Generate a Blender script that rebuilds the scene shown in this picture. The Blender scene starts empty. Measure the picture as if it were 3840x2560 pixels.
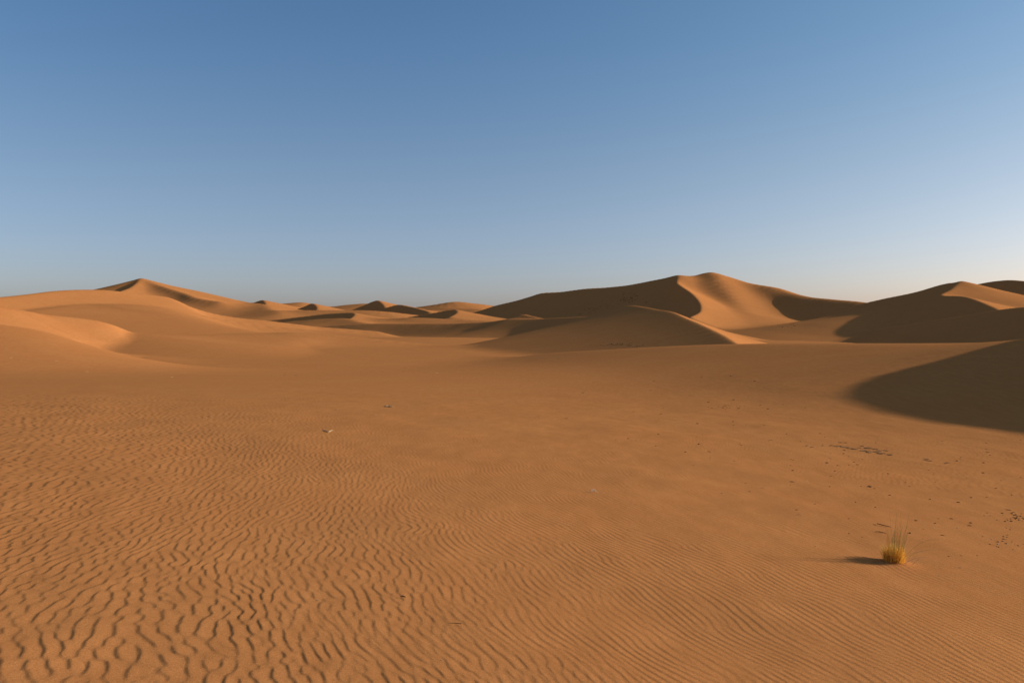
import bpy, bmesh, math, random
import numpy as np
from mathutils import Vector

# ------------------------------------------------------------------ camera, sky, sun, exposure
F = 3100.0; CX, CY, HORIZON = 1920.0, 1280.0, 1195.0      # photograph frame 3840 x 2560
EYE = 1.6
PITCH = math.atan((CY - HORIZON) / F)
SUN_EL, SUN_AZ = math.radians(15.0), math.radians(83.0)    # azimuth clockwise from +Y (view direction)
SUN_STRENGTH, SKY_STRENGTH, EXPOSURE = 4.3, 0.105, 0.30

scene = bpy.context.scene
C = scene.collection
cam_d = bpy.data.cameras.new('camera')
cam = bpy.data.objects.new('camera', cam_d); C.objects.link(cam)
cam_d.sensor_width = 36.0; cam_d.lens = 36.0 * F / 3840.0
cam_d.clip_start = 0.05; cam_d.clip_end = 30000
cam.location = (0, 0, EYE); cam.rotation_euler = (math.radians(90) - PITCH, 0, 0)
scene.camera = cam

w = bpy.data.worlds.new('World'); scene.world = w; w.use_nodes = True
nt = w.node_tree; nt.nodes.clear()
sky = nt.nodes.new('ShaderNodeTexSky'); sky.sky_type = 'NISHITA'; sky.sun_disc = False
sky.sun_elevation = SUN_EL; sky.sun_rotation = SUN_AZ
sky.altitude = 500; sky.air_density = 0.8; sky.dust_density = 1.5; sky.ozone_density = 4.0
bgn = nt.nodes.new('ShaderNodeBackground'); bgn.inputs['Strength'].default_value = SKY_STRENGTH
wo = nt.nodes.new('ShaderNodeOutputWorld')
wb = nt.nodes.new('ShaderNodeMix'); wb.data_type = 'RGBA'; wb.blend_type = 'MULTIPLY'      # camera white balance
wb.inputs['Factor'].default_value = 1.0; wb.inputs['B'].default_value = (2.84, 2.42, 2.02, 1)
# dust in the air: greyer towards the horizon, paler towards the sun, the same all the way round
stc = nt.nodes.new('ShaderNodeTexCoord')
sxyz = nt.nodes.new('ShaderNodeSeparateXYZ'); nt.links.new(stc.outputs['Generated'], sxyz.inputs[0])
sramp = nt.nodes.new('ShaderNodeValToRGB'); sramp.color_ramp.interpolation = 'B_SPLINE'
els = sramp.color_ramp.elements
els[0].position = 0.0; els[0].color = (.50, .455, .53, 1)
els[1].position = 1.0; els[1].color = (.47, .49, .50, 1)
for pos_, col_ in ((0.04, (.505, .455, .525, 1)), (0.155, (.55, .495, .485, 1)), (0.27, (.44, .50, .54, 1)), (0.40, (.37, .50, .57, 1))):
    e_ = els.new(pos_); e_.color = col_
nt.links.new(sxyz.outputs['Z'], sramp.inputs['Fac'])
sdot = nt.nodes.new('ShaderNodeVectorMath'); sdot.operation = 'DOT_PRODUCT'; sdot.inputs[1].default_value = (math.sin(SUN_AZ) * math.cos(SUN_EL), math.cos(SUN_AZ) * math.cos(SUN_EL), math.sin(SUN_EL))
nt.links.new(stc.outputs['Generated'], sdot.inputs[0])
smr = nt.nodes.new('ShaderNodeMapRange'); smr.interpolation_type = 'SMOOTHSTEP'
smr.inputs['From Min'].default_value = 0.0; smr.inputs['From Max'].default_value = 0.75
nt.links.new(sdot.outputs['Value'], smr.inputs['Value'])
smx = nt.nodes.new('ShaderNodeMix'); smx.data_type = 'RGBA'
smx.inputs['A'].default_value = (1, 1, 1, 1); smx.inputs['B'].default_value = (1.155, 1.09, 0.985, 1)
nt.links.new(smr.outputs['Result'], smx.inputs['Factor'])
sm1 = nt.nodes.new('ShaderNodeMix'); sm1.data_type = 'RGBA'; sm1.blend_type = 'MULTIPLY'; sm1.inputs['Factor'].default_value = 1
nt.links.new(sky.outputs[0], sm1.inputs['A']); nt.links.new(sramp.outputs['Color'], sm1.inputs['B'])
sm2 = nt.nodes.new('ShaderNodeMix'); sm2.data_type = 'RGBA'; sm2.blend_type = 'MULTIPLY'; sm2.inputs['Factor'].default_value = 1
nt.links.new(sm1.outputs['Result'], sm2.inputs['A']); nt.links.new(smx.outputs['Result'], sm2.inputs['B'])
nt.links.new(sm2.outputs['Result'], wb.inputs['A'])
nt.links.new(wb.outputs['Result'], bgn.inputs['Color']); nt.links.new(bgn.outputs[0], wo.inputs['Surface'])

sd = bpy.data.lights.new('sun', 'SUN'); sd.energy = SUN_STRENGTH; sd.angle = math.radians(0.55)
sd.color = (1.0, 0.995, 0.95)
sun = bpy.data.objects.new('sun', sd); C.objects.link(sun)
S = Vector((math.sin(SUN_AZ) * math.cos(SUN_EL), math.cos(SUN_AZ) * math.cos(SUN_EL), math.sin(SUN_EL)))
sun.rotation_euler = S.to_track_quat('Z', 'Y').to_euler(); sun.location = (60, 0, 40)

vs = scene.view_settings
vs.view_transform = 'Standard'; vs.look = 'None'; vs.gamma = 1.0; vs.use_curve_mapping = False
vs.exposure = EXPOSURE

# ------------------------------------------------------------------ helpers
def ray(px, py):
    a, b = (px - CX) / F, -(py - CY) / F
    return np.array([a, math.cos(PITCH) + b * math.sin(PITCH), -math.sin(PITCH) + b * math.cos(PITCH)])

def at(px, py, d):
    v = ray(px, py); return v * (d / v[1]) + np.array([0, 0, EYE])

def tag(o, label=None, cat=None, group=None, kind=None):
    if label: o['label'] = label
    if cat: o['category'] = cat
    if group: o['group'] = group
    if kind: o['kind'] = kind
    return o

def sstep(a, b, x):
    t = np.clip((x - a) / (b - a), 0, 1); return t * t * (3 - 2 * t)

# ------------------------------------------------------------------ noise and ripple fields (numpy)
def band_noise(n, k0, kw, seed, aniso=None):
    """periodic smooth random field, unit variance, n x n, spectrum around k0 cycles per tile"""
    rng = np.random.default_rng(seed)
    k = np.fft.fftfreq(n) * n
    KX, KY = np.meshgrid(k, k, indexing='ij')
    K = np.hypot(KX, KY)
    a = np.exp(-0.5 * ((K - k0) / kw) ** 2)
    f = np.fft.ifft2(a * (rng.normal(size=(n, n)) + 1j * rng.normal(size=(n, n)))).real
    return (f / f.std()).astype(np.float32)

def sample(tile, u, v):
    """bilinear periodic sampling, u and v in tile pixels"""
    n = tile.shape[0]
    iu = np.floor(u); iv = np.floor(v)
    fu = (u - iu).astype(np.float32); fv = (v - iv).astype(np.float32)
    iu = iu.astype(np.int64) % n; iv = iv.astype(np.int64) % n
    iu1 = (iu + 1) % n; iv1 = (iv + 1) % n
    return ((tile[iu, iv] * (1 - fu) + tile[iu1, iv] * fu) * (1 - fv) +
            (tile[iu, iv1] * (1 - fu) + tile[iu1, iv1] * fu) * fv)

RN, RPX = 2048, 16.0            # tile size, pixels per wavelength
def ripple_tile(sig_ang, sig_rad, seed, asym, ev=0.75):
    rng = np.random.default_rng(seed)
    k = np.fft.fftfreq(RN) * RN
    KX, KY = np.meshgrid(k, k, indexing='ij')
    K = np.hypot(KX, KY); A = np.arctan2(KY, KX)
    k0 = RN / RPX
    a = np.exp(-0.5 * ((K - k0) / (k0 * sig_rad)) ** 2 - 0.5 * (A / math.radians(sig_ang)) ** 2)
    z = np.fft.ifft2(a * (rng.normal(size=(RN, RN)) + 1j * rng.normal(size=(RN, RN))))
    env = np.abs(z); env /= env.mean()
    t = (np.angle(z) / (2 * math.pi)) % 1.0
    # steep face looks left (away from the sun), gentle back falls to the right
    up = t / asym; dn = (t - asym) / (1 - asym)
    p = np.where(t < asym, 0.5 - 0.5 * np.cos(math.pi * up), (1 - dn) ** 1.25 * (1 + 0.25 * dn))
    h = (p - 0.45) * np.clip(env, 0, 1.35) ** ev
    # light smoothing so that phase seams never leave a wall
    for ax in (0, 1):
        h = (np.roll(h, 1, ax) + 2 * h + np.roll(h, -1, ax)) * 0.25
    return h.astype(np.float32)

TILE_A = ripple_tile(27, 0.21, 11, 0.23)      # sinuous ripples, left
TILE_B = ripple_tile(13, 0.17, 5, 0.27, 0.45)       # straighter, finer ripples, right
NZ = band_noise(512, 6, 5, 3)                 # broad noise, about 6 cycles per tile
NZ2 = band_noise(512, 24, 16, 4)

def noise(x, y, size, tile=NZ):
    """size = metres for one tile"""
    s = 512.0 / size
    return sample(tile, x * s + 91.3, y * s + 37.7)

def ripples(x, y):
    wx = x + 0.02 * noise(x, y, 9.0) + 0.16 * noise(x, y, 60.0)
    g, l0 = 0.150, 0.074                                       # wavelength shrinks to the right
    def field(tile, deg, du, dv, vs_):
        th = math.radians(deg)                                 # crests run nearly away from the camera
        c = wx * math.cos(th) + y * math.sin(th)               # across the crests
        a = -wx * math.sin(th) + y * math.cos(th)
        cc = np.clip(c, -9, 2.2)
        lam = l0 * np.exp(-g * cc)
        u = (np.exp(g * cc) - 1) / (g * l0) + (c - cc) / lam
        return sample(tile, u * RPX + du, a * dv * RPX * vs_), lam, c
    hA, lam, c = field(TILE_A, 12.0, 0, 1 / 0.083, 0.8)
    hB, lamB, _ = field(TILE_B, 19.0, 700, 1 / 0.064, 0.55)
    m = sstep(-0.6, 2.6, c + 0.45 * noise(x, y, 9.0))
    return hA * (1 - m) * lam + hB * m * lamB

# ------------------------------------------------------------------ terrain
FLOOR = -8.0
def ground_base(x, y):
    r = np.hypot(x, y)
    rr = np.minimum(r, 78.0)
    z = -2.8 * (rr / 70.0) ** 1.2
    z = z - 0.065 * x / np.sqrt(1 + (r / 14.0) ** 2)
    z = z - 0.35 * np.exp(-(((x - 13) / 11.0) ** 2 + ((y - 28) / 11.0) ** 2))
    t = sstep(85, 190, r)
    z = z * (1 - t) + FLOOR * t
    return z

# every dune: crest points (photo x, photo y, distance), slope left of the crest, slope right
# of it (walking along the list), crest rounding in metres, owner name
RIDGES = []
def ridge(owner, pts, ml, mr, eps=0.4, kl='e', kr='e', floor=None, k=None, world=False, smooth=0.002):
    P = np.array([p if world else at(*p) for p in pts], dtype=float)
    # Catmull-Rom refinement
    out = []
    n = len(P)
    for i in range(n - 1):
        p0, p1, p2, p3 = P[max(i - 1, 0)], P[i], P[i + 1], P[min(i + 2, n - 1)]
        for t in np.linspace(0, 1, 5)[:-1]:
            out.append(0.5 * ((2 * p1) + (p2 - p0) * t + (2 * p0 - 5 * p1 + 4 * p2 - p3) * t * t +
                              (-p0 + 3 * p1 - 3 * p2 + p3) * t ** 3))
    out.append(P[-1])
    def per(m):
        if not isinstance(m, (list, tuple)): return np.full(len(out), float(m))
        return np.interp(np.linspace(0, n - 1, len(out)), np.linspace(0, n - 1, len(m)), m)
    ml, mr = per(ml), per(mr)
    dep = float(np.mean(np.hypot(P[:, 0], P[:, 1])))
    RIDGES.append(dict(owner=owner, P=np.array(out), ml=ml, mr=mr, eps=eps, kl=kl, kr=kr,
                       smooth=smooth, floor=floor, k=k if k is not None else min(max(dep * 0.006, 0.25), 3.0)))

exec_ridges = None
# --- far skyline
ridge('far_a', [(830,1141,1040),(930,1136,1020),(1000,1133,1000),(1060,1138,1000),(1130,1134,1000),(1180,1140,1000),(1240,1148,1000),(1290,1143,1000),(1370,1138,1000),(1440,1143,990),(1540,1151,980)], .25, .2, 1.2, smooth=0.006)
ridge('far_b', [(1540,1156,950),(1620,1144,940),(1700,1132,940),(1770,1137,950),(1850,1146,960),(2000,1170,960)], .25, .2, 1.5, smooth=0.006)
ridge('peak_a', [(900,1146,900),(940,1138,880),(978,1127,860),(990,1129,845),(998,1140,820),(996,1152,800)], .2, .62, 0.6, kr='l')
ridge('peak_b', [(1110,1160,780),(1145,1148,765),(1170,1138,750),(1184,1145,732),(1191,1156,715),(1188,1166,700)], .2, .62, 0.6, kr='l')
ridge('peak_c', [(1320,1164,740),(1370,1143,720),(1412,1126,700),(1430,1133,685),(1443,1148,665),(1446,1164,645)], .2, .62, 0.6, kr='l')
ridge('peak_d', [(1400,1166,650),(1450,1152,640),(1495,1141,630),(1530,1147,620),(1570,1158,600),(1610,1170,575)], .2, .55, 0.8, kr='l')
ridge('peak_d2', [(1500,1158,700),(1600,1160,680),(1680,1155,660),(1800,1158,640)], .2, .2, 3, smooth=0.006)
# --- pyramid dune, upper left
ridge('pyramid', [(530,1047,650),(560,1054,660),(640,1072,690),(685,1093,700),(730,1108,710),(790,1113,730),(830,1125,740),(900,1140,760)], .3, .22, .8)
ridge('pyramid', [(200,1125,760),(300,1107,720),(378,1087,690),(450,1069,665),(530,1047,650)], .3, .30, .8)
ridge('pyramid', [(530,1047,650),(512,1062,622),(488,1078,598),(450,1095,570),(400,1118,530),(340,1145,500)], .22, .62, .6, kr='l')
ridge('pyramid', [(560,1060,640),(620,1077,610),(690,1098,590),(740,1118,570),(820,1130,560)], .2, .42, 2)
# --- small lit dunes beyond the left slopes
ridge('far_left', [(690,1160,600),(770,1149,590),(870,1144,580),(950,1142,575),(985,1144,570),(1010,1158,540),(1050,1178,500)], .2, .16, 1.2, smooth=0.006)
ridge('far_left', [(830,1138,660),(900,1135,640),(985,1141,620)], .2, .45, 1.2, smooth=0.006)
ridge('mid_a', [(1010,1186,520),(1080,1169,520),(1200,1163,520),(1350,1162,520),(1450,1166,520),(1560,1176,530),(1700,1190,540)], .2, .22, 1.2, smooth=0.006)
ridge('mid_b', [(1000,1200,460),(1100,1190,455),(1180,1181,450),(1250,1175,445),(1318,1172,438),(1332,1177,428),(1326,1186,415),(1312,1198,398)], .14, .55, .7, kr='l')
ridge('mid_c', [(1060,1212,420),(1150,1202,405),(1230,1195,395),(1300,1194,385),(1345,1205,370),(1400,1215,350),(1460,1222,330)], .15, .2, 1.2, smooth=0.006)
ridge('mid_d', [(1540,1190,480),(1620,1177,470),(1690,1164,460),(1712,1162,450),(1716,1172,435),(1690,1187,415)], .16, .5, .8, kr='l')
ridge('mid_d', [(1400,1198,420),(1550,1190,410),(1700,1196,400),(1850,1203,390)], .15, .18, 2.5)
# --- big dune, centre right
ridge('big', [(1740,1176,600),(1800,1163,590),(1860,1146,575),(1930,1131,560),(1990,1113,545),(2035,1098,535),(2100,1093,525),(2180,1083,510),(2300,1076,490),(2400,1063,470),(2500,1044,452),(2545,1038,446)], .3, [.36,.38,.38,.37,.34,.32], .9, kr='l', floor=-20)
ridge('big', [(2545,1038,446),(2600,1036,450),(2640,1029,452),(2670,1026,453),(2690,1031,452),(2740,1046,450),(2800,1062,444),(2900,1078,430),(2960,1097,420),(3020,1110,408),(3100,1120,395),(3200,1130,380),(3300,1145,365)], [.50,.36,.3,.3,.3,.3,.3], [.50,.38,.27,.28,.36,.36,.36], 4.0, kr='l')
ridge('big', [(2548,1044,444),(2540,1061,425),(2570,1083,408),(2596,1103,392),(2617,1127,375),(2629,1150,358),(2624,1172,342),(2590,1190,325)], .40, .66, .7, kr='l')
ridge('big', [(2670,1026,453),(2700,1062,430),(2740,1118,405),(2780,1170,378)], .33, .33, 6)
# --- back right dune
ridge('back_right', [(3560,1095,500),(3640,1072,470),(3700,1060,450),(3760,1052,430),(3840,1053,405),(3950,1068,380),(4100,1090,350)], .3, .5, 1.5, kr='l')
# --- right dune with the lit triangle
ridge('right', [(2900,1235,400),(3000,1214,382),(3073,1194,367),(3233,1140,342),(3318,1118,331),(3441,1093,316),(3520,1072,306),(3563,1063,301),(3606,1064,296)], .3, .29, .7, kr='l')
ridge('right', [(3606,1064,296),(3637,1073,299),(3686,1087,303),(3747,1101,310),(3840,1112,318),(4000,1125,328),(4200,1140,340)], .3, .3, .7)
ridge('right', [(3606,1064,296),(3572,1084,284),(3533,1107,271),(3612,1112,252),(3673,1130,236),(3747,1165,216),(3800,1190,200)], .25, .40, .5, kr='l')
# --- near right dune
ridge('near_right', [(2880,1284,300),(3012,1268,280),(3135,1259,260),(3318,1231,230),(3502,1202,200),(3624,1185,184),(3747,1165,168),(3840,1153,156),(4000,1140,138),(4200,1135,120)], .3, .31, .6, kr='l')
# --- long middle ridge with the small sunlit cap
ridge('middle', [(1180,1228,330),(1320,1218,325),(1500,1215,315),(1720,1210,300),(1900,1204,285),(2030,1197,270),(2200,1186,250),(2350,1180,230),(2480,1182,215)], .3, .30, .8, kr='l', floor=-13)
ridge('middle', [(1840,1206,300),(1900,1196,296),(1957,1180,290),(1990,1186,284),(2035,1196,276)], .3, .3, .5)
# --- central dune
ridge('central', [(1640,1300,215),(1721,1292,204),(1870,1277,190),(1998,1256,178),(2083,1231,168),(2146,1205,159),(2210,1184,151),(2295,1158,141),(2359,1144,134),(2420,1152,126),(2470,1163,119),(2520,1172,112),(2570,1195,103),(2620,1215,96),(2700,1252,86),(2760,1288,78),(2820,1325,71)], .4, [.27,.29,.31,.30,.255,.235,.225], .25, floor=-7)
# --- big left dune
ridge('left_big', [(-300,1150,160),(-120,1128,175),(0,1113,190),(120,1102,202),(200,1092,211),(290,1087,220),(380,1088,229),(480,1098,238),(600,1112,247),(640,1122,250),(700,1148,254),(800,1178,258),(900,1195,262),(1000,1205,266),(1090,1215,270),(1200,1226,275),(1400,1238,280)], .3, .25, 1.2, smooth=0.005)
ridge('left_big', [(60,1172,172),(180,1156,186),(300,1144,200),(420,1140,207),(520,1142,213),(650,1158,220),(800,1190,226),(1000,1222,232),(1200,1240,240)], .12, .10, 1.5, k=.6)
# --- nearer left dune
ridge('left_near', [(-300,1130,82),(-120,1138,88),(0,1151,92),(80,1162,94),(160,1177,96),(250,1186,98),(350,1198,100),(420,1215,101.5),(480,1238,102.5),(515,1249,103)], .3, [.27,.28,.29,.28], .5, floor=-2.2, kr='l', k=.35, smooth=0.004)
ridge('left_near', [(515,1249,103),(600,1253,109),(750,1253,116),(900,1248,122),(1000,1247,125),(1100,1246,127),(1250,1256,128),(1400,1271,127),(1600,1290,125),(1720,1297,123),(1900,1303,121),(2050,1310,119)], .22, .10, 3, k=.4, smooth=0.005)
# --- foreground swell, left, and the rim, right
ridge('sand_ground', [(-300,1180,66),(0,1228,74),(200,1272,78),(400,1316,80),(540,1342,80)], .22, .10, 1.2, k=.5)
ridge('sand_ground', [(1400,1394,118),(1560,1378,106),(1700,1363,98),(1850,1350,92),(2000,1335,86),(2100,1323,82),(2300,1310,75),(2500,1299,67),(2700,1291,60),(3000,1287,51),(3400,1287,42),(3700,1284,36.5),(3840,1276,34),(4000,1260,32)], .14, .14, 2.5, k=.8, smooth=.0)
# --- dune outside the frame on the right that throws the shadow into the bowl
SHADE_DUNE = True

def ridge_height(R, x, y):
    P = R['P']
    n = len(x)
    if n > 60000:
        return np.concatenate([ridge_height(R, x[i:i + 60000], y[i:i + 60000]) for i in range(0, n, 60000)])
    A, B = P[:-1], P[1:]
    dx = (B[:, 0] - A[:, 0])[:, None]; dy = (B[:, 1] - A[:, 1])[:, None]
    L2 = np.maximum(dx * dx + dy * dy, 1e-9)
    rx = (x[None] - A[:, 0][:, None]).astype(np.float32); ry = (y[None] - A[:, 1][:, None]).astype(np.float32)
    dx = dx.astype(np.float32); dy = dy.astype(np.float32); L2 = L2.astype(np.float32)
    t = np.clip((rx * dx + ry * dy) / L2, 0, 1)
    qx = rx - t * dx; qy = ry - t * dy
    d2 = qx * qx + qy * qy + 1e-6
    bd = d2.min(0)
    wt = (bd[None] / d2) ** 5 * np.sqrt(L2)                # near crest points weigh most, blended smoothly
    side = np.clip((dx * qy - dy * qx) / np.sqrt(L2 * d2), -1, 1)   # -1 right .. 1 left
    zz = A[:, 2][:, None].astype(np.float32) + t * (B[:, 2] - A[:, 2])[:, None].astype(np.float32)
    ws = wt.sum(0)
    def along(m): return ((wt * (m[:-1][:, None] + t * (m[1:] - m[:-1])[:, None])).sum(0) / ws).astype(float)
    ml, mr = along(R['ml']), along(R['mr'])
    side = ((wt * side).sum(0) / ws).astype(float); bz = ((wt * zz).sum(0) / ws).astype(float); bd = bd.astype(float)
    side = np.clip(side * 1.15, -1, 1)
    eps = np.maximum(R['eps'], R['smooth'] * np.hypot(x, y))
    s = np.sqrt(bd + eps ** 2) - eps
    fl = ground_base(x, y) - 0.6 if R['floor'] is None else R['floor']
    D = np.maximum(bz - fl, 0.8)
    def prof(m, kind):
        if kind == 'e':
            return D * (1 - np.exp(-m * s / D)) + 0.012 * s
        q = m * s
        h = np.clip(0.5 + 0.5 * (D - q) / (0.35 * D), 0, 1)
        return q * h + D * (1 - h) - 0.35 * D * h * (1 - h) * 0.5 + 0.012 * s
    fl_, fr_ = prof(ml, R['kl']), prof(mr, R['kr'])
    wl = 0.5 + 0.5 * side
    return bz - (fl_ * wl + fr_ * (1 - wl))

OWNERS = []
for R in RIDGES:
    if R['owner'] not in OWNERS: OWNERS.append(R['owner'])
OWNERS.sort(key=lambda n: n != 'sand_ground')

def terrain(x, y, want_owner=False):
    """smooth terrain height in metres (without the ripples)"""
    x = np.asarray(x, dtype=float); y = np.asarray(y, dtype=float)
    shp = x.shape; x = x.ravel(); y = y.ravel()
    H = ground_base(x, y)
    own = np.zeros(x.shape, dtype=np.int16)
    for R in RIDGES:
        P = R['P']
        if (R['owner'] == 'shade_dune') and not len(x): continue
        reach = 10 + 2.6 * max(float(P[:, 2].max()) - FLOOR, 3.0) / min(R['ml'].min(), R['mr'].min())
        m = (x > P[:, 0].min() - reach) & (x < P[:, 0].max() + reach) & \
            (y > P[:, 1].min() - reach) & (y < P[:, 1].max() + reach)
        idx = np.nonzero(m)[0]
        if len(idx) == 0: continue
        z = ridge_height(R, x[idx], y[idx])
        h0 = H[idx]; k = R['k']
        h = np.maximum(k - np.abs(h0 - z), 0) / k
        H[idx] = np.maximum(h0, z) + h * h * k * 0.25
        up = z > h0
        own[idx[up]] = OWNERS.index(R['owner'])
    r = np.hypot(x, y)
    far = sstep(30, 120, r)
    H = H + far * (0.16 * noise(x, y, 700.0) + 0.02 * noise(x, y, 160.0)) * np.minimum(r / 250.0, 1.5)
    H = H + (1 - sstep(15, 40, r)) * (0.006 * noise(x, y, 22.0) + 0.0012 * noise(x, y, 6.0))
    if want_owner: return H.reshape(shp), own.reshape(shp)
    return H.reshape(shp)

TUFT = None
def ripple_amp(x, y):
    r = np.hypot(x, y)
    n = noise(x, y, 45.0)
    a = 0.042 + 0.005 * n
    right = sstep(1.5, 7.0, x - 0.10 * y + 0.6 * n)            # the ripples die out towards the bowl
    a = a * (1 - 0.35 * right * sstep(7, 13, r))
    a = a * (1 + 0.22 * sstep(0, 3, x) * (1 - sstep(6, 10, r)))
    return a * (1 - sstep(20, 29.5, r))

def height(x, y):
    x = np.asarray(x, dtype=float); y = np.asarray(y, dtype=float)
    H = terrain(x, y)
    r = np.hypot(x, y)
    near = r < 30
    if near.any():
        H[near] += (ripples(x[near], y[near]) * ripple_amp(x[near], y[near]))
        if TUFT is not None:
            dx, dy = x - TUFT[0], y - TUFT[1]
            H += 0.022 * np.exp(-(dx * dx + dy * dy) / 0.13 ** 2)
            # little wind tail behind the tuft
            H += 0.022 * np.exp(-((dx + 0.24) / 0.12) ** 2 - ((dy - 0.05) / 0.045) ** 2)
    return H

def on_ground(px, py):
    """the point of the terrain seen at a photo pixel"""
    v = ray(px, py)
    lo, hi, n = 2.5, 500.0, 150
    for _ in range(2):
        d = np.geomspace(lo, hi, n)
        X = v[0] / v[1] * d; Z = EYE + v[2] / v[1] * d
        g = height(X, d)
        i = max(int(np.argmax(g > Z)), 1)
        if _ == 0: lo, hi, n = d[i - 1], d[i], 12
    a = (Z[i - 1] - g[i - 1]); b = (g[i] - Z[i])
    t = a / max(a + b, 1e-9)
    dd = d[i - 1] + (d[i] - d[i - 1]) * t
    x = v[0] / v[1] * dd
    z = float(height(np.array([x]), np.array([dd]))[0])
    return np.array([x, dd, z])

# the dune outside the frame on the right: its crest stands towards the sun from the edge of
# the shadow that it throws into the bowl
shadow_edge = [(3840,1627,24),(3552,1589,23.5),(3389,1560,23),(3226,1519,22),(3160,1484,20),(3201,1446,18),(3307,1405,16),(3470,1364,13.5),(3634,1323,11),(3840,1280,9)]
crest = [tuple(on_ground(a, b) + t * np.array(S)) for a, b, t in shadow_edge]
c0, c1 = np.array(crest[0]), np.array(crest[-1])
crest = [tuple(c0 + (4, -26, 1.5)), tuple(c0 + (1.5, -12, 0.8)), tuple(c0 + (.3, -5, 0.3))] + crest + [tuple(c1 + (4, 6, -.6)), tuple(c1 + (12, 14, -2))]
print('CREST', [tuple(round(float(q), 1) for q in c) for c in crest])
ridge('shade_dune', crest, .38, .3, .25, kl='l', world=True)
OWNERS.append('shade_dune')

TUFT = on_ground(3352, 2112)

# ------------------------------------------------------------------ materials
def sand_material():
    m = bpy.data.materials.new('sand'); m.use_nodes = True
    t = m.node_tree; N = t.nodes; Lk = t.links; N.clear()
    out = N.new('ShaderNodeOutputMaterial'); b = N.new('ShaderNodeBsdfPrincipled')
    b.inputs['Roughness'].default_value = 0.95
    b.inputs['Specular IOR Level'].default_value = 0.0
    geo = N.new('ShaderNodeNewGeometry')
    def nz(scale, detail, rough=0.55, vec=None):
        n = N.new('ShaderNodeTexNoise'); n.inputs['Scale'].default_value = scale
        n.inputs['Detail'].default_value = detail; n.inputs['Roughness'].default_value = rough
        Lk.new(vec or geo.outputs['Position'], n.inputs['Vector']); return n
    def mix(f, a, c2, blend='MIX'):
        n = N.new('ShaderNodeMix'); n.data_type = 'RGBA'; n.blend_type = blend
        for sock, v in ((n.inputs['Factor'], f), (n.inputs['A'], a), (n.inputs['B'], c2)):
            if hasattr(v, 'is_linked') or hasattr(v, 'links'): Lk.new(v, sock)
            else: sock.default_value = v
        return n.outputs['Result']
    def ramp(src, a, c2):
        n = N.new('ShaderNodeMapRange'); n.inputs['From Min'].default_value = a; n.inputs['From Max'].default_value = c2
        Lk.new(src, n.inputs['Value']); return n.outputs['Result']
    big = nz(0.012, 4); mid = nz(0.35, 5); grain = nz(55.0, 6, 0.75); speck = nz(170.0, 2, 0.6)
    c = mix(ramp(big.outputs['Fac'], .35, .65), (0.540, 0.203, 0.060, 1), (0.566, 0.217, 0.067, 1))
    c = mix(ramp(mid.outputs['Fac'], .3, .7), c, (0.535, 0.194, 0.057, 1))
    g = ramp(grain.outputs['Fac'], .25, .75)
    c = mix(g, mix(1.0, c, (0.86, 0.84, 0.82, 1), 'MULTIPLY'), mix(1.0, c, (1.12, 1.14, 1.16, 1), 'MULTIPLY'))
    s = ramp(speck.outputs['Fac'], .3, .7)
    c = mix(s, mix(1.0, c, (0.80, 0.78, 0.76, 1), 'MULTIPLY'), mix(1.0, c, (1.18, 1.2, 1.22, 1), 'MULTIPLY'))
    mp0 = N.new('ShaderNodeMapping'); mp0.inputs['Rotation'].default_value = (0, 0, math.radians(-13)); mp0.inputs['Scale'].default_value = (1.0, 0.3, 1.0)
    Lk.new(geo.outputs['Position'], mp0.inputs['Vector'])
    st = nz(5.0, 7, 0.72, mp0.outputs['Vector'])
    c = mix(ramp(st.outputs['Fac'], .3, .7), mix(1.0, c, (0.91, 0.895, 0.88, 1), 'MULTIPLY'), mix(1.0, c, (1.07, 1.085, 1.11, 1), 'MULTIPLY'))
    Lk.new(c, b.inputs['Base Color'])
    # relief: grain close by, small far ripples further out
    mp = N.new('ShaderNodeMapping'); mp.inputs['Rotation'].default_value = (0, 0, math.radians(-13))
    mp.inputs['Scale'].default_value = (1.0, 0.22, 1.0)
    Lk.new(geo.outputs['Position'], mp.inputs['Vector'])
    fr = nz(9.5, 3, 0.5, mp.outputs['Vector'])
    dist = N.new('ShaderNodeVectorMath'); dist.operation = 'LENGTH'; Lk.new(geo.outputs['Position'], dist.inputs[0])
    fade = N.new('ShaderNodeMapRange'); fade.inputs['From Min'].default_value = 14; fade.inputs['From Max'].default_value = 30
    Lk.new(dist.outputs['Value'], fade.inputs['Value'])
    fo = N.new('ShaderNodeMapRange'); fo.inputs['From Min'].default_value = 34; fo.inputs['From Max'].default_value = 60
    fo.inputs['To Min'].default_value = 1; fo.inputs['To Max'].default_value = 0
    Lk.new(dist.outputs['Value'], fo.inputs['Value'])
    fm = N.new('ShaderNodeMath'); fm.operation = 'MULTIPLY'
    Lk.new(fade.outputs['Result'], fm.inputs[0]); Lk.new(fo.outputs['Result'], fm.inputs[1])
    b1 = N.new('ShaderNodeBump'); b1.inputs['Distance'].default_value = 0.004
    Lk.new(fm.outputs['Value'], b1.inputs['Strength']); Lk.new(fr.outputs['Fac'], b1.inputs['Height'])
    fade2 = N.new('ShaderNodeMapRange'); fade2.inputs['From Min'].default_value = 3; fade2.inputs['From Max'].default_value = 16
    fade2.inputs['To Min'].default_value = 0.8; fade2.inputs['To Max'].default_value = 0.0
    Lk.new(dist.outputs['Value'], fade2.inputs['Value'])
    b2 = N.new('ShaderNodeBump'); b2.inputs['Distance'].default_value = 0.0035; Lk.new(fade2.outputs['Result'], b2.inputs['Strength'])
    Lk.new(grain.outputs['Fac'], b2.inputs['Height']); Lk.new(b1.outputs['Normal'], b2.inputs['Normal'])
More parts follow.
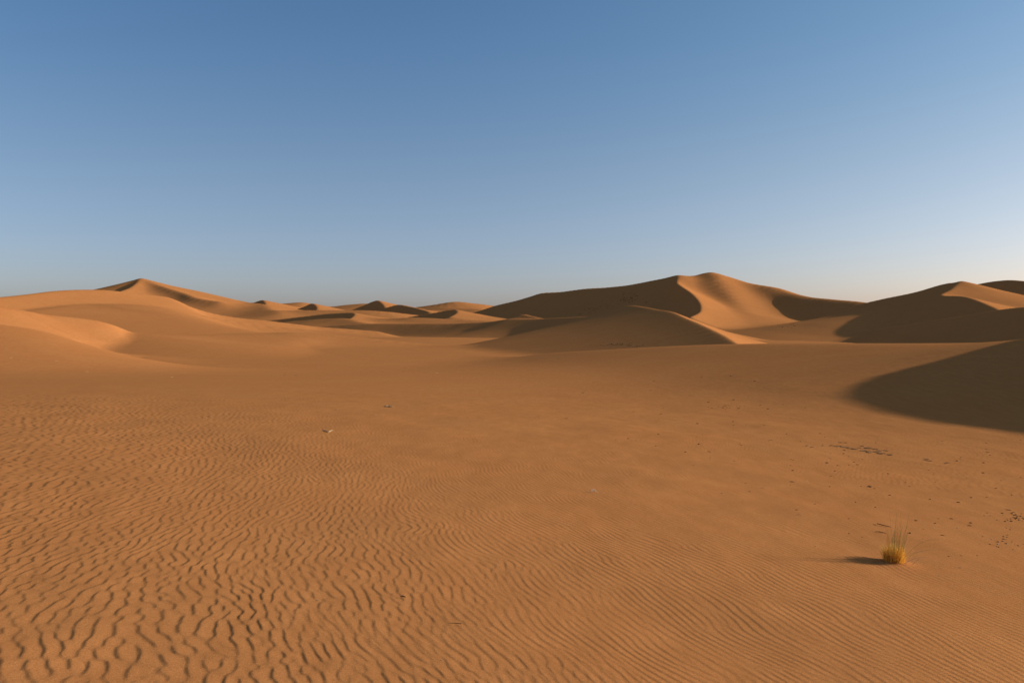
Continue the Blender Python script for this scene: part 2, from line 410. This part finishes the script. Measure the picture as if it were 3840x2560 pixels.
    b3 = N.new('ShaderNodeBump'); b3.inputs['Distance'].default_value = 0.0006; Lk.new(fade2.outputs['Result'], b3.inputs['Strength'])
    Lk.new(speck.outputs['Fac'], b3.inputs['Height']); Lk.new(b2.outputs['Normal'], b3.inputs['Normal'])
    Lk.new(b3.outputs['Normal'], b.inputs['Normal'])
    Lk.new(b.outputs['BSDF'], out.inputs['Surface'])
    return m

def simple_material(name, c1, c2, scale, rough=0.8, trans=0.0):
    m = bpy.data.materials.new(name); m.use_nodes = True
    t = m.node_tree; N = t.nodes; Lk = t.links
    b = N['Principled BSDF']; b.inputs['Roughness'].default_value = rough
    b.inputs['Specular IOR Level'].default_value = 0.0 if rough > 0.9 else 0.15
    tc = N.new('ShaderNodeTexCoord')
    n = N.new('ShaderNodeTexNoise'); n.inputs['Scale'].default_value = scale; n.inputs['Detail'].default_value = 4
    Lk.new(tc.outputs['Object'], n.inputs['Vector'])
    r = N.new('ShaderNodeValToRGB')
    r.color_ramp.elements[0].position = .35; r.color_ramp.elements[0].color = (*c1, 1)
    r.color_ramp.elements[1].position = .65; r.color_ramp.elements[1].color = (*c2, 1)
    Lk.new(n.outputs['Fac'], r.inputs['Fac']); Lk.new(r.outputs['Color'], b.inputs['Base Color'])
    if trans:
        tr = N.new('ShaderNodeBsdfTranslucent'); Lk.new(r.outputs['Color'], tr.inputs['Color'])
        mx = N.new('ShaderNodeMixShader'); mx.inputs['Fac'].default_value = trans
        Lk.new(b.outputs['BSDF'], mx.inputs[1]); Lk.new(tr.outputs['BSDF'], mx.inputs[2])
        Lk.new(mx.outputs['Shader'], N['Material Output'].inputs['Surface'])
    return m

SAND = sand_material()
STRAW = simple_material('dry_straw', (0.68, 0.31, 0.028), (0.92, 0.53, 0.09), 30, 0.7, 0.35)
GREEN = simple_material('green_stem', (0.36, 0.36, 0.10), (0.50, 0.46, 0.16), 14, 0.7, 0.3)
PALE = simple_material('bleached_straw', (0.52, 0.35, 0.17), (0.66, 0.48, 0.27), 30, 0.7)
BONE = simple_material('bleached_wood', (0.72, 0.60, 0.44), (0.86, 0.76, 0.60), 40, 0.6)
CLOD = simple_material('dark_clod', (0.11, 0.052, 0.020), (0.22, 0.108, 0.046), 40, 0.95)
BARK = simple_material('dark_twig', (0.035, 0.018, 0.010), (0.10, 0.052, 0.025), 60, 0.8)
CRUST = simple_material('hard_crust', (0.24, 0.105, 0.036), (0.42, 0.20, 0.085), 9, 0.95)
STONE = simple_material('grey_stone', (0.20, 0.19, 0.17), (0.36, 0.35, 0.32), 40, 0.8)

# ------------------------------------------------------------------ terrain meshes
def angle_columns(step, half=0.665):
    fine = np.arange(-half, half + step * 0.5, step)
    outer = []
    a, s = half, step
    while a < math.pi - 0.03:
        s = min(s * 1.22, 0.05); a += s
        outer.append(a)
    outer = np.array([o for o in outer if o < math.pi - 0.02])
    return np.concatenate([[-math.pi], -outer[::-1], fine, outer, [math.pi]])

def geo(a, b, st):
    n = int(math.ceil(math.log(b / a) / st)); return list(np.geomspace(a, b, n + 1)[:-1])

def polar_grid(rows, cols):
    Rr, A = np.meshgrid(rows, cols, indexing='ij')
    return Rr * np.sin(A), Rr * np.cos(A)

def mesh_from_grid(name, X, Y, Z, keep=None):
    nr, nc = X.shape
    V = np.stack([X, Y, Z], -1)
    du = np.empty_like(V); dv = np.empty_like(V)
    du[1:-1] = V[2:] - V[:-2]; du[0] = V[1] - V[0]; du[-1] = V[-1] - V[-2]
    dv[:, 1:-1] = V[:, 2:] - V[:, :-2]; dv[:, 0] = V[:, 1] - V[:, -2]; dv[:, -1] = dv[:, 0]
    nrm = np.cross(dv, du); nrm /= np.maximum(np.linalg.norm(nrm, axis=-1, keepdims=True), 1e-12)
    idx = np.arange(nr * nc).reshape(nr, nc)
    q = np.stack([idx[:-1, :-1], idx[:-1, 1:], idx[1:, 1:], idx[1:, :-1]], -1).reshape(-1, 4)
    if keep is not None: q = q[keep.reshape(-1)]
    used = np.unique(q)
    remap = np.full(nr * nc, -1, dtype=np.int64); remap[used] = np.arange(len(used))
    q = remap[q]
    v = V.reshape(-1, 3)[used]; n = nrm.reshape(-1, 3)[used]
    me = bpy.data.meshes.new(name)
    me.vertices.add(len(v)); me.vertices.foreach_set('co', v.astype(np.float32).ravel())
    me.loops.add(len(q) * 4); me.loops.foreach_set('vertex_index', q.astype(np.int32).ravel())
    me.polygons.add(len(q))
    me.polygons.foreach_set('loop_start', (np.arange(len(q)) * 4).astype(np.int32))
    me.polygons.foreach_set('use_smooth', np.ones(len(q), dtype=bool))
    me.update(); me.validate()
    if n[:, 2].mean() < 0: n = -n
    me.normals_split_custom_set_from_vertices(n.astype(np.float32))
    me.materials.append(SAND)
    o = bpy.data.objects.new(name, me); C.objects.link(o)
    return o

# near ground with its ripples
R_SPLIT = 30.0
rows = [0.02] + geo(0.4, 3.0, 0.06) + geo(3.0, 12.0, 0.0031) + geo(12.0, R_SPLIT, 0.0046) + [R_SPLIT]
cols = angle_columns(1.33 / 1300)
X, Y = polar_grid(np.array(rows), cols)
Z = height(X, Y)
g = mesh_from_grid('sand_ground', X, Y, Z)
tag(g, 'rippled orange sand in the foreground sloping down from the camera', kind='structure')

rows = geo(R_SPLIT * 0.997, 1080.0, 0.0054) + geo(1080.0, 9000.0, 0.05) + [9000.0]
cols = angle_columns(1.33 / 1000)
X, Y = polar_grid(np.array(rows), cols)
Z, OWN = terrain(X, Y, True)
Z = Z - 0.0  
Z[0] -= 0.004
own_q = OWN[:-1, :-1]
LABELS = {
 'sand_ground': ('sand_flat', 'sand floor of the hollow with the low smooth rim beyond it'),
 'far_a': ('dune', 'farthest low sunlit ridge on the skyline between the pyramid dune and the small dark peaks'),
 'far_b': ('dune', 'low sunlit skyline ridge just left of the largest dune'),
 'peak_a': ('dune', 'smallest dark peak on the skyline, nearest the pyramid dune'),
 'peak_b': ('dune', 'small dark hump in front of the far sunlit ridge, second dark peak from the left'),
 'peak_c': ('dune', 'tallest of the small dark peaks in the distance left of the middle'),
 'peak_d': ('dune', 'broad dark peak just right of the tallest small dark peak'),
 'peak_d2': ('dune', 'low pale ridge behind the sunlit saddle left of the largest dune'),
 'pyramid': ('dune', 'pyramid shaped dune with a dark left face on the left skyline'),
 'far_left': ('dune', 'low bright dune at the right foot of the pyramid dune'),
 'mid_a': ('dune', 'long low grey brown ridge under the small dark peaks'),
 'mid_b': ('dune', 'low dune with a dark slip face ending in a short point, left of the middle'),
 'mid_c': ('dune', 'low bright ridge in front of the dune with the pointed dark slip face'),
 'mid_d': ('dune', 'small curved dune with a bright hollow at the left foot of the largest dune'),
 'big': ('dune', 'largest dune with a long shaded left flank and a sunlit bowl under its peak'),
 'back_right': ('dune', 'dark rounded dune farthest back at the right edge'),
 'right': ('dune', 'tall shaded dune on the right with a sunlit triangle under its top'),
 'near_right': ('dune', 'dark shaded slope climbing to the right edge in front of the tall right dune'),
 'middle': ('dune', 'long shaded ridge with a tiny sunlit cap behind the central dune'),
 'central': ('dune', 'cone shaped shaded dune in the middle distance with a thin sunlit crest'),
 'left_big': ('dune', 'broad orange dune on the left in front of the pyramid dune'),
 'left_near': ('dune', 'nearer left dune with a bright rounded face ending in a low plateau'),
 'shade_dune': ('dune', 'dune whose shaded side rises at the right edge of the foreground bowl'),
}
for i, nme in enumerate(OWNERS):
    keep = own_q == i
    if keep.sum() < 4: continue
    nm, lab = LABELS[nme]
    o = mesh_from_grid(nm, X, Y, Z, keep)
    tag(o, lab, kind='structure')

# ------------------------------------------------------------------ small things
#THINGS#
rnd = random.Random(7)

def empty(name, loc, label, cat, group=None):
    o = bpy.data.objects.new(name, None); C.objects.link(o); o.location = loc
    o.empty_display_size = 0.1
    return tag(o, label, cat, group)

def mesh_obj(name, verts, faces, mat, parent=None, loc=(0, 0, 0), smooth=False):
    me = bpy.data.meshes.new(name); me.from_pydata([tuple(v) for v in verts], [], faces); me.update()
    if smooth: me.polygons.foreach_set('use_smooth', [True] * len(me.polygons))
    me.materials.append(mat)
    o = bpy.data.objects.new(name, me); C.objects.link(o)
    if parent: o.parent = parent
    o.location = loc
    return o

def tube(points, radii, sides=5):
    V, Fc = [], []
    pts = [Vector(p) for p in points]
    for i, p in enumerate(pts):
        d = (pts[min(i + 1, len(pts) - 1)] - pts[max(i - 1, 0)]).normalized()
        a = d.orthogonal().normalized(); b = d.cross(a)
        for k in range(sides):
            q = 2 * math.pi * k / sides
            V.append(p + (a * math.cos(q) + b * math.sin(q)) * radii[i])
        if i:
            o = (i - 1) * sides
            for k in range(sides):
                k2 = (k + 1) % sides
                Fc.append((o + k, o + k2, o + sides + k2, o + sides + k))
    Fc.append(tuple(range(sides))[::-1]); n = len(V) - sides
    Fc.append(tuple(n + k for k in range(sides)))
    return V, Fc

def join(parts):
    V, Fc = [], []
    for v, f in parts:
        o = len(V); V += list(v); Fc += [tuple(i + o for i in q) for q in f]
    return V, Fc

# ---- the grass tuft
tuft = empty('grass_tuft', TUFT, 'golden desert grass tuft with thin green stems standing alone in the rippled sand', 'grass tuft')
blades = []
for i in range(800):
    r0 = 0.078 * math.sqrt(rnd.random()); a = rnd.uniform(0, 2 * math.pi)
    bx, by = r0 * math.cos(a), r0 * math.sin(a) * 0.9
    h = rnd.uniform(0.10, 0.185) * (1 - 0.22 * (r0 / 0.078) ** 2)
    lean = rnd.uniform(-0.02, 0.10) * (0.3 + r0 / 0.078)
    dx, dy = lean * math.cos(a) * 0.4 + rnd.gauss(0, .009), lean * math.sin(a) * 0.4 + rnd.gauss(0, .009)
    wd = rnd.uniform(0.0010, 0.0021); q = rnd.uniform(0, math.pi)
    wx, wy = wd * math.cos(q), wd * math.sin(q)
    V = []; n = 4
    for k in range(n):
        t = k / (n - 1)
        cx_, cy_ = bx + dx * t * t, by + dy * t * t
        cz = -0.012 + h * t; ww = 1 - 0.75 * t
        V += [(cx_ - wx * ww, cy_ - wy * ww, cz), (cx_ + wx * ww, cy_ + wy * ww, cz)]
    blades.append((V, [(2 * k, 2 * k + 1, 2 * k + 3, 2 * k + 2) for k in range(n - 1)]))
V, Fc = join(blades)
o = mesh_obj('dry_blades', V, Fc, STRAW, tuft); o['kind'] = 'stuff'; o['label'] = 'dense golden dry blades at the foot of the tuft'
for i in range(54):
    r0 = 0.062 * math.sqrt(rnd.random()); a = rnd.uniform(0, 2 * math.pi)
    bx, by = r0 * math.cos(a), r0 * math.sin(a)
    h = rnd.uniform(0.20, 0.33) if i > 9 else rnd.uniform(0.33, 0.43)
    dx = bx * 0.5 + rnd.gauss(0.004, .014); dy = by * 0.5 + rnd.gauss(0, .014)
    n = 7; pts = []; rad = []
    hook = rnd.random() < .3
    for k in range(n):
        t = k / (n - 1)
        x_ = bx + dx * t ** 1.6; z_ = -0.01 + h * t
        if hook and k >= n - 2: x_ += 0.010 * (k - n + 3); z_ -= 0.006 * (k - n + 3)
        pts.append((x_, by + dy * t ** 1.6, z_)); rad.append(0.0011 * (1 - 0.55 * t))
    V, Fc = tube(pts, rad, 3)
    mesh_obj('stem', V, Fc, GREEN if i % 5 else STRAW, tuft)
# loose stalks bending out to the right
for ex, ez, mid, mt in ((0.30, 0.20, .16, GREEN), (0.27, 0.12, .09, GREEN), (0.17, 0.075, .06, PALE), (0.20, 0.10, .10, PALE),
                        (0.14, 0.03, .08, PALE), (0.11, 0.01, .07, PALE), (-0.06, 0.06, .085, PALE), (-0.09, 0.16, .12, GREEN), (0.02, 0.012, .05, PALE)):
    y0 = -0.05 if abs(ex) < .2 else 0.0
    p0 = Vector((0.05 if ex > 0 else -0.01, y0, 0.0)); p2 = Vector((p0.x + ex, y0 - 0.03, ez)); p1 = Vector((p0.x + ex * .45, y0 - .02, mid + ez * .35))
    pts = [p0 * (1 - t) ** 2 + p1 * 2 * t * (1 - t) + p2 * t * t for t in [k / 7 for k in range(8)]]
    V, Fc = tube(pts, [0.0008] * 8, 4); mesh_obj('bent_stalk', V, Fc, mt, tuft)
for k in range(3):
    x0 = 0.16 + 0.02 * k
    pts = [Vector((x0 - .03, -.03, .0)), Vector((x0 + .03, -.04 - .01 * k, .055 + .01 * k)), Vector((x0 + .065, -.045, .015))]
    if k == 0:
        V, Fc = tube(pts, [0.0013] * 3, 4); mesh_obj('bent_stalk', V, Fc, PALE, tuft)

# ---- litter helpers: everything lies on the sand where the photograph shows it
def lie(px, py):
    p = on_ground(px, py); return p

def ground_line(p, pts, rad, sides=5, lift=0.002):
    """points given in metres (x right, y away, extra height) laid on the terrain"""
    P = np.array(pts, dtype=float)
    X_ = p[0] + P[:, 0]; Y_ = p[1] + P[:, 1]
    Z_ = height(X_, Y_) - p[2] + P[:, 2] + lift
    return tube([Vector((a, b, c)) for a, b, c in zip(P[:, 0], P[:, 1], Z_)], rad, sides)

def px_size(p, n):            # metres covered by n photo pixels at p
    return n * math.hypot(p[0], p[1]) / F

def stick(name, px, py, pts_px, width_px, mat, label, cat, lift=0.003, taper=True):
    p = lie(px, py); s = px_size(p, 1.0); k = math.hypot(p[0], p[1]) / (EYE - p[2])
    pts = [(a * s, -b * s * k * 0.8 if abs(b) else 0.0, c * s) for a, b, c in pts_px]
    r_ = width_px * s * 0.5
    V, Fc = ground_line(p, pts, [r_ * (1 - (0.4 * i / max(len(pts) - 1, 1) if taper else 0)) for i in range(len(pts))], 5, lift)
    return mesh_obj(name, V, Fc, mat, None, tuple(p)), p, s, k

# forked pale straw
o, p, s, k = stick('forked_straw', 1224, 1617, [(-22, -5, 0), (-8, -2.5, 1), (6, 1, 1), (14, 4, 1)], 2.6, PALE, '', '')
V2, F2 = ground_line(p, [(-10 * s, 4 * s * k, 0.01), (0, 0, 0.008), (14 * s, -3.2 * s * k, 0.006)], [s, s * 1.2, s], 5)
V3, F3 = ground_line(p, [(13 * s, -4 * s * k, 0.004), (17 * s, -3.4 * s * k, 0.012), (25 * s, -1.5 * s * k, 0.03)], [1.3 * s, 1.5 * s, 1.3 * s], 5)
root = empty('forked_straw', tuple(p), 'pale forked straw lying alone on the ripples left of the middle', 'straw')
o.name = 'stalk'; o.parent = root; o.location = (0, 0, 0)
root.name = 'forked_straw'
mesh_obj('side_stalk', V2, F2, PALE, root); mesh_obj('node_stub', V3, F3, PALE, root)
# white bent twig
p = lie(2222, 1845); s = px_size(p, 1.0)
pts = [(-9 * s, 0, .003), (-5 * s, 0, .004), (3 * s, 0.01, 10 * s), (7 * s, .01, 9 * s), (17 * s, 0.0, 1.0 * s)]
V, Fc = ground_line(p, pts, [1.1 * s, 1.4 * s, 1.5 * s, 1.4 * s, 0.8 * s], 6)
o = mesh_obj('bent_twig', V, Fc, BONE, None, tuple(p)); tag(o, 'small white twig bent like a hook on the plain sand right of the middle', 'twig')
# dark leaf fragment and thin dark twig in the foreground
p = lie(1511, 2240); s = px_size(p, 1.0)
V, Fc = ground_line(p, [(-11 * s, .010, .006), (-4 * s, .006, .008), (4 * s, 0, .007), (10 * s, -.004, .004)], [.5 * s, 2.0 * s, 2.4 * s, .8 * s], 5)
tag(mesh_obj('leaf_fragment', V, Fc, BARK, None, tuple(p)), 'short dark leaf fragment on a foreground ripple at the bottom middle', 'leaf')
p = lie(1705, 2342); s = px_size(p, 1.0)
V, Fc = ground_line(p, [(-27 * s, .003, .006), (-12 * s, .004, .007), (4 * s, .003, .008), (25 * s, .001, .006)], [.5 * s, .9 * s, 1.1 * s, 1.2 * s], 5)
tag(mesh_obj('dark_twig', V, Fc, BARK, None, tuple(p)), 'thin dark twig lying straight across the foreground ripples', 'twig')
# curled dark root near the tuft
p = lie(3300, 1968); s = px_size(p, 1.0); k = math.hypot(p[0], p[1]) / (EYE - p[2])
V, Fc = ground_line(p, [(-5 * s, 2.5 * s * k, .006), (-9 * s, .5 * s * k, .01), (-4 * s, -1.5 * s * k, .010), (8 * s, -3 * s * k, .008), (26 * s, -6 * s * k, .004)], [1.0 * s, 1.6 * s, 1.7 * s, 1.4 * s, .7 * s], 5)
tag(mesh_obj('curled_root', V, Fc, BARK, None, tuple(p)), 'curled dark root on the sand just up left of the grass tuft', 'root')
p = lie(3300, 1996); s = px_size(p, 1.0); k = math.hypot(p[0], p[1]) / (EYE - p[2])
V, Fc = ground_line(p, [(-14 * s, 1.5 * s * k, .003), (0, 0, .007), (16 * s, -2.5 * s * k, .003)], [.7 * s, 1.4 * s, .7 * s], 5)
tag(mesh_obj('dark_twig', V, Fc, BARK, None, tuple(p)), 'short dark twig just below the curled root by the grass tuft', 'twig')

# flattened straw clump
def straw_clump(px, py, w_px, n, label, h_px=8, dark=True, cat='grass clump'):
    p = lie(px, py); s = px_size(p, 1.0)
    root = empty('straw_clump', tuple(p), label, cat)
    for i in range(n):
        x0 = rnd.uniform(-.5, .5) * w_px * s; a = rnd.uniform(-1, 1)
        hh = rnd.uniform(.4, 1) * h_px * s
        y0 = rnd.uniform(-.3, .3) * w_px * s
        pts = [(x0, y0, -.004), (x0 + a * hh * .6, y0 + rnd.uniform(-.3, .3) * hh, hh * .8), (x0 + a * hh * 1.6, y0, hh * rnd.uniform(.5, 1.1))]
        tw = 1.0 if dark else .45; V, Fc = ground_line(p, pts, [.75 * s * tw, .65 * s * tw, .4 * s * tw], 3); mesh_obj('straw', V, Fc, PALE if i % 3 else STRAW, root)
    if dark:
        V, Fc = clod_mesh(w_px * .34 * s, .35); V = [(v[0] * 1.5 - .15 * w_px * s, v[1], v[2]) for v in V]
        mesh_obj('root_mat', V, Fc, BARK, root)
    return root

def clod_mesh(r, flat=.6, seed=None):
    rr = random.Random(seed) if seed is not None else rnd
    bm = bmesh.new(); bmesh.ops.create_icosphere(bm, subdivisions=1, radius=r)
    for v in bm.verts:
        f = rr.uniform(.65, 1.25); v.co = Vector((v.co.x * f * 1.15, v.co.y * f, v.co.z * f * flat))
    V = [tuple(v.co) for v in bm.verts]; Fc = [tuple(v.index for v in f.verts) for f in bm.faces]
    bm.free(); return V, Fc

straw_clump(1461, 1525, 34, 13, 'flattened straw clump with a dark root mat on the plain sand left of the middle', 9)
straw_clump(40, 1344, 8, 3, 'tiny pale straw clump by the left edge at the foot of the swell', 5, False)
straw_clump(218, 1356, 10, 4, 'small yellow straw clump at the foot of the left swell, right of the tiny one', 5, False)
straw_clump(2190, 1472, 14, 5, 'small straw clump with a dark clod in the hollow right of the middle', 4)
straw_clump(1180, 1245, 5, 4, 'tiny yellow clump on the low plateau in front of the left dunes', 3, False)
straw_clump(2933, 1289, 9, 5, 'tiny pale straw clump on the far rim of the bowl', 3, False)

# pale straw bits, each lying loose
bits = [(1387,1509,9),(1410,1557,9),(327,1394,9),(1068,1405,10),(1110,1407,14),(646,1414,8),(1512,1391,8),(1640,1398,9),
        (2093,1345,10),(1928,1384,8),(2030,1981,5),(2487,1530,6),(2310,1652,7),(2860,1830,12),(2706,1850,9),(3027,1804,10),
        (3504,1981,8),(3780,2041,9),(3716,1935,8),(2588,1905,12),(2998,1931,14),(1325,1905,9),(990,1826,9),(1190,2255,16),(1655,2480,14),
        (2020,1566,7),(1260,1537,8),(3520,2160,8),(3790,1980,7),(3060,2050,8),(2980,2480,7),(2905,2190,8),(770,1568,7),(3600,2130,12)]
for i, (a, b, n) in enumerate(bits):
    p = lie(a, b); s = px_size(p, 1.0); q = rnd.uniform(-.5, .5); L = n * s * .5
    V, Fc = ground_line(p, [(-L * math.cos(q), -L * math.sin(q), .002), (0, .1 * L, .006), (L * math.cos(q), L * math.sin(q), .003)], [.45 * s + .0006, .6 * s + .0008, .4 * s + .0005], 4)
    o = mesh_obj('straw_bit', V, Fc, PALE, None, tuple(p))
    tag(o, 'small loose piece of pale straw lying on the open sand', 'straw', 'loose straw bits scattered over the sand')

# dark clods: one set of shapes, many individuals
CL = []
for k in range(7):
    V, Fc = clod_mesh(1.0, rnd.uniform(.35, .7), 100 + k)
    me = bpy.data.meshes.new('dark_clod'); me.from_pydata(V, [], Fc); me.materials.append(CLOD); CL.append(me)
def clod(px, py, r_px, label, group, name='dark_clod', stretch=1.0):
    p = lie(px, py); s = px_size(p, 1.0); r_ = r_px * s
    o = bpy.data.objects.new(name, rnd.choice(CL)); C.objects.link(o)
    o.location = (p[0], p[1], p[2] + r_ * .05); o.scale = (r_ * stretch, r_ * rnd.uniform(.8, 1.6), r_ * rnd.uniform(.7, 1.1))
    o.rotation_euler = (rnd.uniform(-.2, .2), rnd.uniform(-.2, .2), rnd.uniform(-.35, .1))
    return tag(o, label, 'clod', group)

LAB = 'small dark clod lying on the open sand of the bowl'; GR = 'dark clods scattered over the bowl'
n = 0
while n < 120:
    a = rnd.uniform(1750, 3840); b = 1400 + 700 * rnd.random() ** 1.0
    edge = sstep(1700, 2700, a) * (0.25 + .75 * sstep(2100, 3600, a))
    if b > 1500 + 600 * sstep(1700, 3700, a) or rnd.random() > edge: continue
    if a > 3100 and b < 1640: continue
    if 3250 < a < 3450 and 1880 < b < 2140: continue
    where = 'left part of the bowl' if a < 2600 else ('middle part of the bowl' if a < 3050 else ('bowl under the edge of the big shadow' if b < 1720 else ('bowl between the broken crust and the grass tuft' if a < 3450 else 'bowl near the right edge')))
    clod(a, b, rnd.choice([1.6, 1.9, 2.2, 2.6, 3.2]), 'small dark clod lying in the ' + where, 'dark clods in the ' + where, stretch=rnd.uniform(1, 2.8)); n += 1
for a, b, r_ in ((3640,1960,4.5),(3702,1922,4),(3283,1901,4),(3411,1998,4.5),(3434,1951,5),(3260,1825,7),(3100,1735,5),(2620,1665,4.5),(2355,1644,4),(3330,1775,4)):
    clod(a, b, r_, 'larger dark clod with a long shadow on the open sand of the bowl', 'larger dark clods in the bowl')
for i in range(26):
    clod(2600 + rnd.gauss(125, 30), 1527 + rnd.gauss(0, 4), rnd.uniform(1.2, 2.6), 'small dark clod in the loose patch at the middle of the bowl', 'clods of the small patch in the bowl')
for i in range(34):
    clod(3805 + rnd.gauss(0, 28), 1938 + rnd.gauss(0, 9) + i % 2 * 6, rnd.uniform(1.6, 4.2), 'dark clod in the cluster at the right edge behind the grass tuft', 'clods clustered at the right edge')
for i in range(18):
    clod(3770 + rnd.gauss(0, 45), 2035 + rnd.gauss(0, 14), rnd.uniform(1.6, 4.0), 'dark clod in the loose row right of the grass tuft', 'clods right of the grass tuft')
# the stony patch at the foot of the central dune
for i in range(60):
    clod(2330 + rnd.gauss(0, 48), 1292 + rnd.gauss(0, 4.2), rnd.uniform(.9, 2.1), 'dark clod in the stony patch at the foot of the central dune', 'clods at the foot of the central dune', stretch=1.7)
for a, b, r_ in ((3742,2040,3),(3718,2021,2.2),(3590,1980,2),):
    p = lie(a, b); s = px_size(p, 1.0)
    V, Fc = clod_mesh(r_ * s, .7, 55 + a)
    tag(mesh_obj('grey_stone', V, Fc, STONE, None, (p[0], p[1], p[2] + .3 * r_ * s)), 'small grey stone among the dark clods right of the grass tuft', 'stone', 'grey stones right of the grass tuft')

# broken crust showing through the sand
path = [(3090,1672,.5),(3110,1670,.9),(3134,1673,1.1),(3156,1675,1.0),(3178,1679,1.2),(3212,1686,1.0),(3236,1690,1.0),(3264,1693,1.2),(3286,1697,1.3),(3312,1699,1.5),(3336,1705,1.1),(3230,1676,.9),(3256,1681,1.2),(3290,1686,1.1),(3318,1690,.9),(3020,1673,.6),(3046,1676,.7),(3470,1722,.8),(3490,1726,.8),(3548,1734,.7),(3114,1718,.6)]
p0 = lie(3220, 1688)
crust = empty('crust_outcrop', tuple(p0), 'low broken ledge of dark hard crust showing through the sand beyond the grass tuft', 'crust')
path = [(a + rnd.uniform(-9, 9), b + rnd.uniform(-3.5, 3.5), z_ * rnd.uniform(.45, .8)) for a, b, z_ in path for _k in range(2)]
for i, (a, b, z_) in enumerate(path):
    p = lie(a, b); s = px_size(p, 1.0)
    m_ = rnd.randint(6, 9); top, bot = [], []
    rx, ry, th = 15 * z_ * s, 13 * z_ * s, 4.6 * z_ * s
    tilt = rnd.uniform(-.10, .12); skew = rnd.uniform(-.3, .3)
    for q in range(m_):
        t_ = 2 * math.pi * q / m_; f = rnd.uniform(.65, 1.15)
        x_, y_ = rx * f * math.cos(t_), ry * f * math.sin(t_)
        X_, Y_ = p[0] - p0[0] + x_ + skew * y_, p[1] - p0[1] + y_
        zt = p[2] - p0[2] + th * .42 + (-x_) * tilt * .35 + rnd.uniform(-.1, .1) * th
        top.append((X_, Y_, zt)); bot.append((X_ * 1.0 - .1 * x_, Y_ + .1 * y_, p[2] - p0[2] - th))
    V = bot + top
    Fc = [tuple(range(m_))[::-1], tuple(range(m_, 2 * m_))] + [(q, (q + 1) % m_, m_ + (q + 1) % m_, m_ + q) for q in range(m_)]
    mesh_obj('slab', V, Fc, CRUST, crust)

# dark scrub growing in loose patches on the shaded dune flanks, too small and many to count
def scrub(corners, n, r_px, label):
    P = np.array([on_ground(a, b) for a, b in corners])
    s = px_size(P.mean(0), 1.0); parts = []
    t = np.array([[rnd.gauss(0, .30), rnd.gauss(0, .34)] for _ in range(n)])
    c = P.mean(0); ax = (P[1] - P[0])[:2]; ay = (P[3] - P[2])[:2]
    X_ = c[0] + t[:, 0] * ax[0] + t[:, 1] * ay[0]; Y_ = c[1] + t[:, 0] * ax[1] + t[:, 1] * ay[1]
    Z_ = height(X_, Y_)
    for x_, y_, z_ in zip(X_, Y_, Z_):
        V, Fc = clod_mesh(rnd.uniform(.5, 1.25) * r_px * s, .45)
        parts.append(([(v[0] * 1.7 + x_ - c[0], v[1] * 1.3 + y_ - c[1], v[2] + z_ - c[2]) for v in V], Fc))
    V, Fc = join(parts)
    tag(mesh_obj('scrub_patch', V, Fc, CLOD, None, tuple(c)), label, 'scrub', None, 'stuff')
scrub([(2290, 1124), (2400, 1114), (2345, 1134), (2345, 1108)], 70, 1.8, 'largest patch of dark scrub on the shaded left flank of the largest dune')
scrub([(1965, 1146), (2060, 1136), (2010, 1152), (2010, 1130)], 36, 1.5, 'left patch of dark scrub on the shaded flank of the largest dune')
scrub([(2190, 1168), (2300, 1144), (2245, 1168), (2245, 1146)], 46, 1.5, 'faint patch of dark scrub low on the shaded flank of the largest dune')
scrub([(2930, 1223), (3000, 1217), (2965, 1226), (2965, 1214)], 22, 1.8, 'small patch of dark scrub at the foot of the tall right dune')
